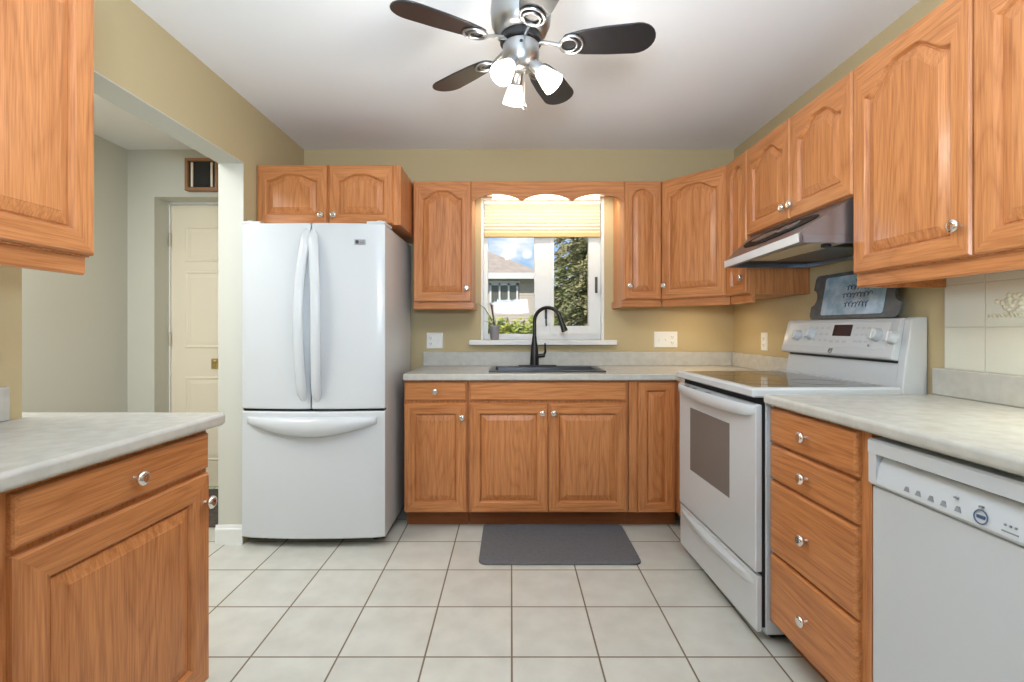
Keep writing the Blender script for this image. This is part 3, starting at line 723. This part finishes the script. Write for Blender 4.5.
# build the left end with a half-round bite
left_top = [p for p in outl if p[0] < -BWd+.026 and p[1] > BH/2]; left_bot = [p for p in outl if p[0] < -BWd+.026 and p[1] < BH/2]
rest = [p for p in outl if p[0] >= -BWd+.026]
bite = [(-BWd+.034*math.sin(R(a)), BH*.48+.040*math.cos(R(a))) for a in range(0, 181, 20)]
def rbite(pts): return pts
right = rrect(0, BWd, 0, BH, .025)
pr_b = [p for p in right if p[0] > .1 and p[1] < BH/2]; pr_t = [p for p in right if p[0] > .1 and p[1] > BH/2]
biteR = [(BWd-.034*math.sin(R(a)), BH*.48-.040*math.cos(R(a))) for a in range(0, 181, 20)]
leftp = rrect(-BWd, 0, 0, BH, .025)
pl_t = [p for p in leftp if p[0] < -.1 and p[1] > BH/2]; pl_b = [p for p in leftp if p[0] < -.1 and p[1] < BH/2]
outline = pr_b+biteR+pr_t+pl_t+bite+pl_b
m = MB(); m.loops([[lean(x, z, 0) for x, z in outline], [lean(x, z, .012) for x, z in outline]], True, True, True); m.obj('board', SLATE, t, bevel=.002)
o2 = rrect(-.185, .19, .018, BH-.018, .012)
pn = MB().loops([[lean(x, z, .0115) for x, z in o2], [lean(x, z, .0150) for x, z in o2]], True, True, True).obj('glass_inlay', BLUEB, t)
m = MB(); random.seed(11)
for (z0, xa, xb, amp) in ((.170, .01, .07, .008), (.138, -.035, .12, .014), (.104, -.055, .12, .013), (.062, -.035, .11, .015)):
    pts = []; n = int((xb-xa)/.0035)
    for k in range(n):
        x = xa+(xb-xa)*k/n+.006*math.sin(k*1.1); z = z0+amp*math.sin(k*1.1+1.4+.5*math.sin(k*.23))*(.55+.45*math.sin(k*.37)**2)
        pts.append(lean(x, z, .0152))
    m.tube(pts, .0019, 5)
m.obj('script_writing', INK, pn)

# range hood
RZH = -PI/2
t = empty('range_hood', 'stainless steel range hood mounted under the short cabinet', 'range hood', (1.252, 2.1465, 1.492), RZH)
HWd = .376
prof = [(.308, 0), (.02, 0), (-.165, 0), (-.168, .006), (-.168, .036), (-.160, .042), (.0, .168), (.308, .168)]
m = MB(); pr2 = [(.308, .006), (-.155, .006), (-.155, .036), (-.150, .04), (.0, .164), (.308, .164)]
hp = lambda x, d: [(x, .290, .168), (x, .0, .168), (x, d+.008, .042), (x, d, .036), (x, d, 0), (x, d+.018, 0), (x, d+.018, .030), (x, .290, .030)]
m.loops([hp(-HWd+2*HWd*k/12, -.138-.062*k/12) for k in range(13)], True, True, True)
m.box(-HWd, -HWd+.012, -.130, .290, 0, .032); m.box(HWd-.012, HWd, -.190, .290, 0, .032); m.box(-HWd, HWd, .278, .290, 0, .032)
m.obj('canopy', STEEL, t, bevel=.002)
lp = lambda x, d: [(x, d-.002, .002), (x, d-.002, .035), (x, d+.004, .0385), (x, d+.004, .002)]
MB().loops([lp(-HWd, -.138), lp(HWd, -.200)], True, True, True).obj('front_lip', mat('lip_reflection_steel', (.80, .86, .92, 1), .45, .55), t)  # bright window reflection put into a paler lip colour
MB().box(-HWd+.013, HWd-.013, -.118, .276, .024, .030).obj('underside_pan', mat('dark_pan', srgb(66, 62, 56), .5, .3), t)
MB().box(-.16, .345, -.112, .015, .008, .024).obj('lamp_cover', mat('warm_lamp_cover', srgb(196, 178, 146), .4), t, bevel=.006)
MB().box(-.20, .20, .035, .265, .012, .024).obj('grease_filter', mat('mesh_filter', srgb(112, 108, 100), .4, .6, bump=(700, .5)), t, bevel=.003)
MB().lathe([(.016, .012), (.018, .02), (.010, .026)], (.30, -.05, -.016), 'z', 14).obj('lamp_bulb_holder', BLACK, t)
# oval control inlay on sloped face
s0 = Vector((0, -.160, .042)); s1 = Vector((0, 0, .168)); sd_ = s1-s0; nn = Vector((0, -sd_.z, sd_.y)).normalized()
def hood_face(x, z, o):
    q = (x+HWd)/(2*HWd); y0_ = -.130+(-.192+.130)*q
    return Vector((x, y0_*(1-(z-.042)/.126), z))+nn*o
def ell(a, b, o, cx_=0, cz_=.108): return [hood_face(cx_+a*math.cos(2*PI*k/40), cz_+b*math.sin(2*PI*k/40), o) for k in range(40)]
iv = MB().loops([ell(.31, .038, -.001), ell(.31, .038, .004), ell(.295, .033, .005)], True, True, True).obj('oval_inlay', mat('matt_black_inlay', srgb(14, 14, 16), .55, spec=.25), t)
m = MB()
for a, b, c in ((.12, .016, -.10), (.035, .016, .07), (.035, .016, .15)): m.loops([ell(a, b, .004, c), ell(a, b, .0085, c), ell(a*.9, b*.8, .010, c)], True, True, True)
m.obj('switch', mat('grey_switch', srgb(120, 124, 128), .25, .5), iv)

# ================================================================== outlets and switches
def outlet(label, loc, rotz, W, gangs, kinds, name='wall_outlet', cat='outlet', H=.112):
    t = empty(name, label, cat, loc, rotz)
    O = lambda e, y: [(-W/2+e, y, e), (W/2-e, y, e), (W/2-e, y, H-e), (-W/2+e, y, H-e)]
    MB().loops([O(0, 0), O(0, -.003), O(.004, -.006)], True, True, True).obj('cover_plate', PLATE, t, smooth=0)
    for g, k in zip(gangs, kinds):
        if k == 's': MB().box(g-.005, g+.005, -.016, -.006, .046, .066).obj('toggle', PLATE, t, bevel=.002)
        else:
            for z in (.036, .076):
                rc = MB().lathe([(.016, -.006), (.016, -.0075), (.014, -.008)], (g, 0, z), 'y', 18).obj('receptacle', PLATE, t)
                m = MB(); m.box(g-.007, g-.005, -.0086, -.0078, z-.004, z+.005); m.box(g+.005, g+.007, -.0086, -.0078, z-.004, z+.005); m.lathe([(.002, -.0078), (.002, -.0086)], (g, 0, z-.009), 'y', 8); m.obj('slots', SHADOW, rc)
outlet('white two gang outlet plate on the back wall beside the refrigerator', (-.538, YB-.0005, 1.035), 0, .115, (-.028, .028), 'os')
outlet('white three gang switch and outlet plate right of the window', (1.092, YB-.0005, 1.042), 0, .165, (-.046, 0, .046), 'sso', 'switch_plate', 'switch')
outlet('slim white outlet plate on the right wall left of the range', (XR-.0005, 3.005, 1.040), -PI/2, .072, (0,), 'o')

# ================================================================== floor mat
m = MB(); o = []
for (x, y, s) in ((.655-.04, 2.405+.04, -90), (.655-.02, 2.885-.02, 0), (-.163+.02, 2.885-.02, 90), (-.163+.04, 2.405+.04, 180)):
    r_ = .04 if y < 2.6 else .02
    for k in range(7): a = R(s+15*k); o.append((x+r_*math.cos(a), y+r_*math.sin(a)))
tag(MB().prism(o, 'z', .0005, .012).obj('floor_mat', MATM, bevel=.004, seg=3), 'charcoal rectangular mat lying on the tiles in front of the sink', 'mat')

# ================================================================== shade and plant on the window
t = empty('window_shade', 'cream pleated shade pulled halfway up at the top of the window', 'window shade', (cx, 3.445, 1.826))
sw = (WX1-WX0)/2-.022
MB().box(-sw, sw, -.018, .020, .230, .256).obj('head_rail', TRIM, t, bevel=.003)
m = MB(); ls = []; n = 16
for i in range(n+1):
    z = .032+(.230-.032)*i/n; y = .006 if i % 2 else -.006
    ls.append([(-sw+.004, y, z), (sw-.004, y, z), (sw-.004, y+.012, z), (-sw+.004, y+.012, z)])
m.loops(ls, True, True, True).obj('pleated_fabric', BLINDF, t, smooth=0)
MB().box(-sw, sw, -.014, .016, .0, .034).obj('bottom_rail', BLINDR, t, bevel=.003)
t = empty('potted_plant', 'small grey pot with long thin leaves on the window sill', 'plant', (-.115, 3.402, WZ0))
MB().lathe([(.026, 0), (.029, .005), (.036, .088), (.040, .09), (.040, .104), (.035, .104), (.034, .094)], (0, 0, 0), 'z', 22).obj('pot', POTM, t)
MB().lathe([(.001, .096), (.034, .094)], (0, 0, 0), 'z', 20).obj('soil', SOIL, t)
for pts, r_ in (([(0, 0, .09), (-.03, 0, .16), (-.07, -.005, .225), (-.125, -.015, .262)], [.010, .011, .008, .002]),
               ([(.006, .005, .09), (.004, .005, .14), (-.006, .004, .18)], [.008, .008, .002]),
               ([(-.01, 0, .09), (-.04, -.01, .125), (-.075, -.02, .135)], [.007, .007, .002]),
               ([(.008, 0, .09), (.02, 0, .115), (.03, 0, .125)], [.007, .007, .002])):
    q = []; 
    MB().tube(pts, r_, 8, flat=((0, 1, 0), 1, .35)).obj('leaf', LEAFM, t, smooth=60)
MB().tube([(0, .01, .09), (-.012, .01, .17), (-.022, .01, .245), (-.020, .01, .25)], [.005, .005, .007, .004], 8).obj('stalk', STICKM, t)

# ================================================================== ceiling fan
FC_ = Vector((.035, 1.72, HC))
t = empty('ceiling_fan', 'five blade ceiling fan with dark blades, nickel motor and three lit lamps', 'ceiling fan', FC_)
MB().lathe([(.080, 0), (.096, -.02), (.102, -.08), (.108, -.14), (.104, -.185), (.090, -.215), (.068, -.227)], (0, 0, 0), 'z', 40).obj('motor_housing', NICKEL, t, smooth=50)
MB().lathe([(.072, -.225), (.074, -.232), (.074, -.250), (.06, -.254)], (0, 0, 0), 'z', 32).obj('flywheel', BLACK, t)
MB().lathe([(.052, -.250), (.064, -.258), (.066, -.292), (.058, -.322), (.040, -.340), (.020, -.344)], (0, 0, 0), 'z', 32).obj('switch_cup', NICKEL, t, smooth=50)
BZ = -.260
proto = []
def blade_mb():
    o = []; 
    for k in range(13):
        a = -PI/2+PI*k/12; o.append((.400+.066*math.cos(a), .066*math.sin(a)))
    o += [(.30, .062), (.22, .054), (.175, .044)]
    for k in range(9):
        a = PI/2+PI*k/8; o.append((.165+.022*math.cos(a), .040*math.sin(a)))
    o += [(.175, -.044), (.22, -.054), (.30, -.062)]
    return MB().prism(o, 'z', -.003, .003)
def iron_mb():
    m = MB(); m.tube([(.062, 0, .012), (.10, 0, .006), (.140, 0, -.006)], [.009, .007, .007], 10)
    m.ring((.178, 0, -.007), .040, .0045, 30, 8); m.ring((.170, 0, -.008), .028, .004, 26, 8)
    return m
first = None
for k in range(5):
    a = R(-7+72*k)
    if first is None:
        b = blade_mb().obj('blade', BLADE, t, bevel=.0015); ir = iron_mb().obj('blade_iron', NICKEL, b, smooth=60); first = (b, ir)
    else:
        b = first[0].copy(); COL.objects.link(b); b.parent = t
        ir = first[1].copy(); COL.objects.link(ir); ir.parent = b
    b.location = (0, 0, BZ); b.rotation_euler = (R(12), 0, a)
    b.rotation_euler = (Matrix.Rotation(a, 3, 'Z') @ Matrix.Rotation(R(-12), 3, 'X')).to_euler()
def spot(az, tilt):
    d = Vector((math.cos(az)*math.sin(tilt), math.sin(az)*math.sin(tilt), -math.cos(tilt)))
    st = Vector((math.cos(az)*.035, math.sin(az)*.035, -.317))
    h = MB().lathe([(.012, -.02), (.016, .0), (.021, .012), (.023, .055), (.020, .060)], st, d, 20).obj('lamp_holder', NICKEL, t, smooth=50)
    e = st+d*.055
    MB().lathe([(.024, .0), (.030, .02), (.037, .05), (.040, .070), (.037, .070), (.034, .05)], e, d, 22).obj('lamp_shade', FROST, h, smooth=50)
    MB().lathe([(.012, .0), (.026, .03), (.032, .05), (.030, .066), (.018, .074), (.004, .076)], e, d, 20).obj('bulb', BULB, h, smooth=60)
    p = FC_+e+d*.12
    light('fan_lamp', 'POINT', p, 5.5, (1, .94, .85), soft=.05)
spot(R(235), R(42)); spot(R(-15), R(42)); spot(R(105), R(35))
m = MB(); m.tube([(.012, -.02, -.340), (.012, -.02, -.465)], .0016, 6); m.lathe([(.002, 0), (.008, -.010), (.008, -.018), (.002, -.026)], (.012, -.02, -.465), 'z', 12); m.obj('pull_chain', CHROME, t)
m = MB(); m.lathe([(.006, 0), (.006, .012)], (0, -.066, -.277), 'y', 10); m.obj('switch_button', BLACK, t)

# under cabinet glow lamp on the right
t = empty('under_cabinet_lamp', 'slim lamp fixed beneath the large right wall cabinet', 'lamp', (1.46, 1.02, 1.372))
MB().box(-.02, .02, -.14, .14, -.022, 0).obj('housing', TRIM, t, bevel=.003)
MB().box(-.014, .014, -.13, .13, -.026, -.022).obj('diffuser', mat('lit_diffuser', (1, 1, .7, 1), .5, emit=(.95, 1, .62, 1), es=4), t)
light('under_cabinet_glow', 'AREA', (1.46, 1.02, 1.343), 3.6, (.97, 1, .80), (0, 0, 0), .03, .26)

# ================================================================== outside
structure(MB().box(-40, 40, 3.9, 60, -.75, -.6).obj('ground', GRASS, smooth=0))
t = empty('house', 'grey sided neighbouring house with hipped roof seen through the window', 'house', (-3.2, 15, -.6))
hx0, hx1, hz = -5.0, 3.95, 3.40     # local
m = MB(); m.box(hx0, hx1, 0, 8, 0, hz)
k = 0; z = .1
while z < hz-.05:
    m.prism([(0, z), (-.014, z), (0, z+.085)], 'x', hx0, hx1); z += .09
m.obj('siding', SIDING, t, smooth=0)
e = .35; zr = hz+1.75
rf = MB(); a = [(hx0-e, -e, hz), (hx1+e, -e, hz), (hx1+e, 8+e, hz), (hx0-e, 8+e, hz)]; r0, r1 = (hx0+4, 4, zr+.4), (hx1-3.6, 4, zr+.4)
V = [rf.b.verts.new(p) for p in a+[r0, r1]]
for f in ((0, 1, 5, 4), (1, 2, 5), (2, 3, 4, 5), (3, 0, 4), (0, 3, 2, 1)): rf.b.faces.new([V[i] for i in f])
rf.obj('roof', ROOFM, t, smooth=0)
MB().box(hx0-e, hx1+e, -e-.03, -e, hz-.13, hz+.05).obj('fascia', TRIM, t)
wx = (-3.2); 
w0, w1, z0, z1 = 2.62, 3.58-.30, 1.98, 2.98
wf = MB()
w0, w1, z0, z1 = 2.54, 3.42, 2.50, 3.16
wf.box(w0, w1, -.06, 0, z0, z0+.06); wf.box(w0, w1, -.06, 0, z1-.06, z1)
for x in (w0, w0+.28, w0+.56, w1-.055): wf.box(x, x+.055, -.06, 0, z0, z1)
wn_ = wf.obj('window_frame', TRIM, t, weld=False)
MB().box(w0, w1, -.03, -.005, z0, z1).obj('pane', WINDK, wn_)
MB().box(w0-.06, w1+.06, -.05, 0, z1+.01, z1+.07).obj('head_trim', TRIM, t)

def leaves(m, c, rad, n, size, fl=1.0, seed=0):
    rnd = random.Random(seed)
    for _ in range(n):
        while True:
            p = Vector((rnd.uniform(-1, 1), rnd.uniform(-1, 1), rnd.uniform(-1, 1)))
            if .45 < p.length < 1: break
        q = Vector((p.x*rad[0], p.y*rad[1], p.z*rad[2]))+Vector(c)
        u = Vector((rnd.gauss(0, 1), rnd.gauss(0, 1), rnd.gauss(0, .6))).normalized(); v = u.orthogonal().normalized()
        s = size*rnd.uniform(.6, 1.3)
        vs = [m.b.verts.new(q+d) for d in (-u*s, v*s*.45, u*s, -v*s*.45)]
        m.b.faces.new(vs)
t = empty('hedge', 'yellow green hedge outside below the neighbouring house window', 'hedge', (-.02, 9.0, -.6))
m = MB()
for k in range(6): leaves(m, (-.75+.30*k, .05*(k % 2), .98+.03*((k*5) % 3)), (.30, .4, 1.0), 2600, .05, seed=20+k)
m.obj('foliage', BUSHM, t, smooth=0, weld=False)
for k in range(6): MB().tube([(-.75+.30*k, 0, 0), (-.72+.30*k, .05, .5), (-.78+.30*k, -.04, 1.3)], [.03, .02, .008], 6).obj('stem', BARK, t)
def fir(label, x, y, h, rad, seed):
    t = empty('evergreen_tree', label, 'tree', (x, y, -.6)); rnd = random.Random(seed)
    MB().tube([(0, 0, 0), (.05, 0, h*.5), (0, 0, h*.97)], [.22, .13, .02], 10).obj('trunk', BARK, t)
    m = MB()
    for k in range(int(h*130)):
        f = rnd.random()**1.2; z = .3+f*(h-.4); Lb = rad*(1-f)**.75*rnd.uniform(.7, 1.08)+.12; a = rnd.uniform(0, 2*PI)
        d = Vector((math.cos(a), math.sin(a), 0)); sd = Vector((-d.y, d.x, 0))
        for j in range(90):
            s = rnd.uniform(.12, 1); p = d*Lb*s+Vector((0, 0, z-.30*Lb*s*s+rnd.uniform(-.08, .08)))+sd*rnd.uniform(-.22, .22)*(1.15-s)
            u = (d+sd*rnd.uniform(-.9, .9)+Vector((0, 0, rnd.uniform(-.7, .2)))).normalized()*rnd.uniform(.04, .09); v = u.cross(Vector((rnd.gauss(0, 1), rnd.gauss(0, 1), rnd.gauss(0, 1)))).normalized()*.028
            m.b.faces.new([m.b.verts.new(q) for q in (p-u, p+v, p+u, p-v)])
    m.obj('needles', FIRM, t, smooth=0, weld=False)
fir('tall dense evergreen tree filling the right window pane', 2.35, 12.4, 7.8, 2.15, 5)
fir('second evergreen tree standing behind the tall one outside', 4.6, 17.5, 9.0, 2.6, 6)
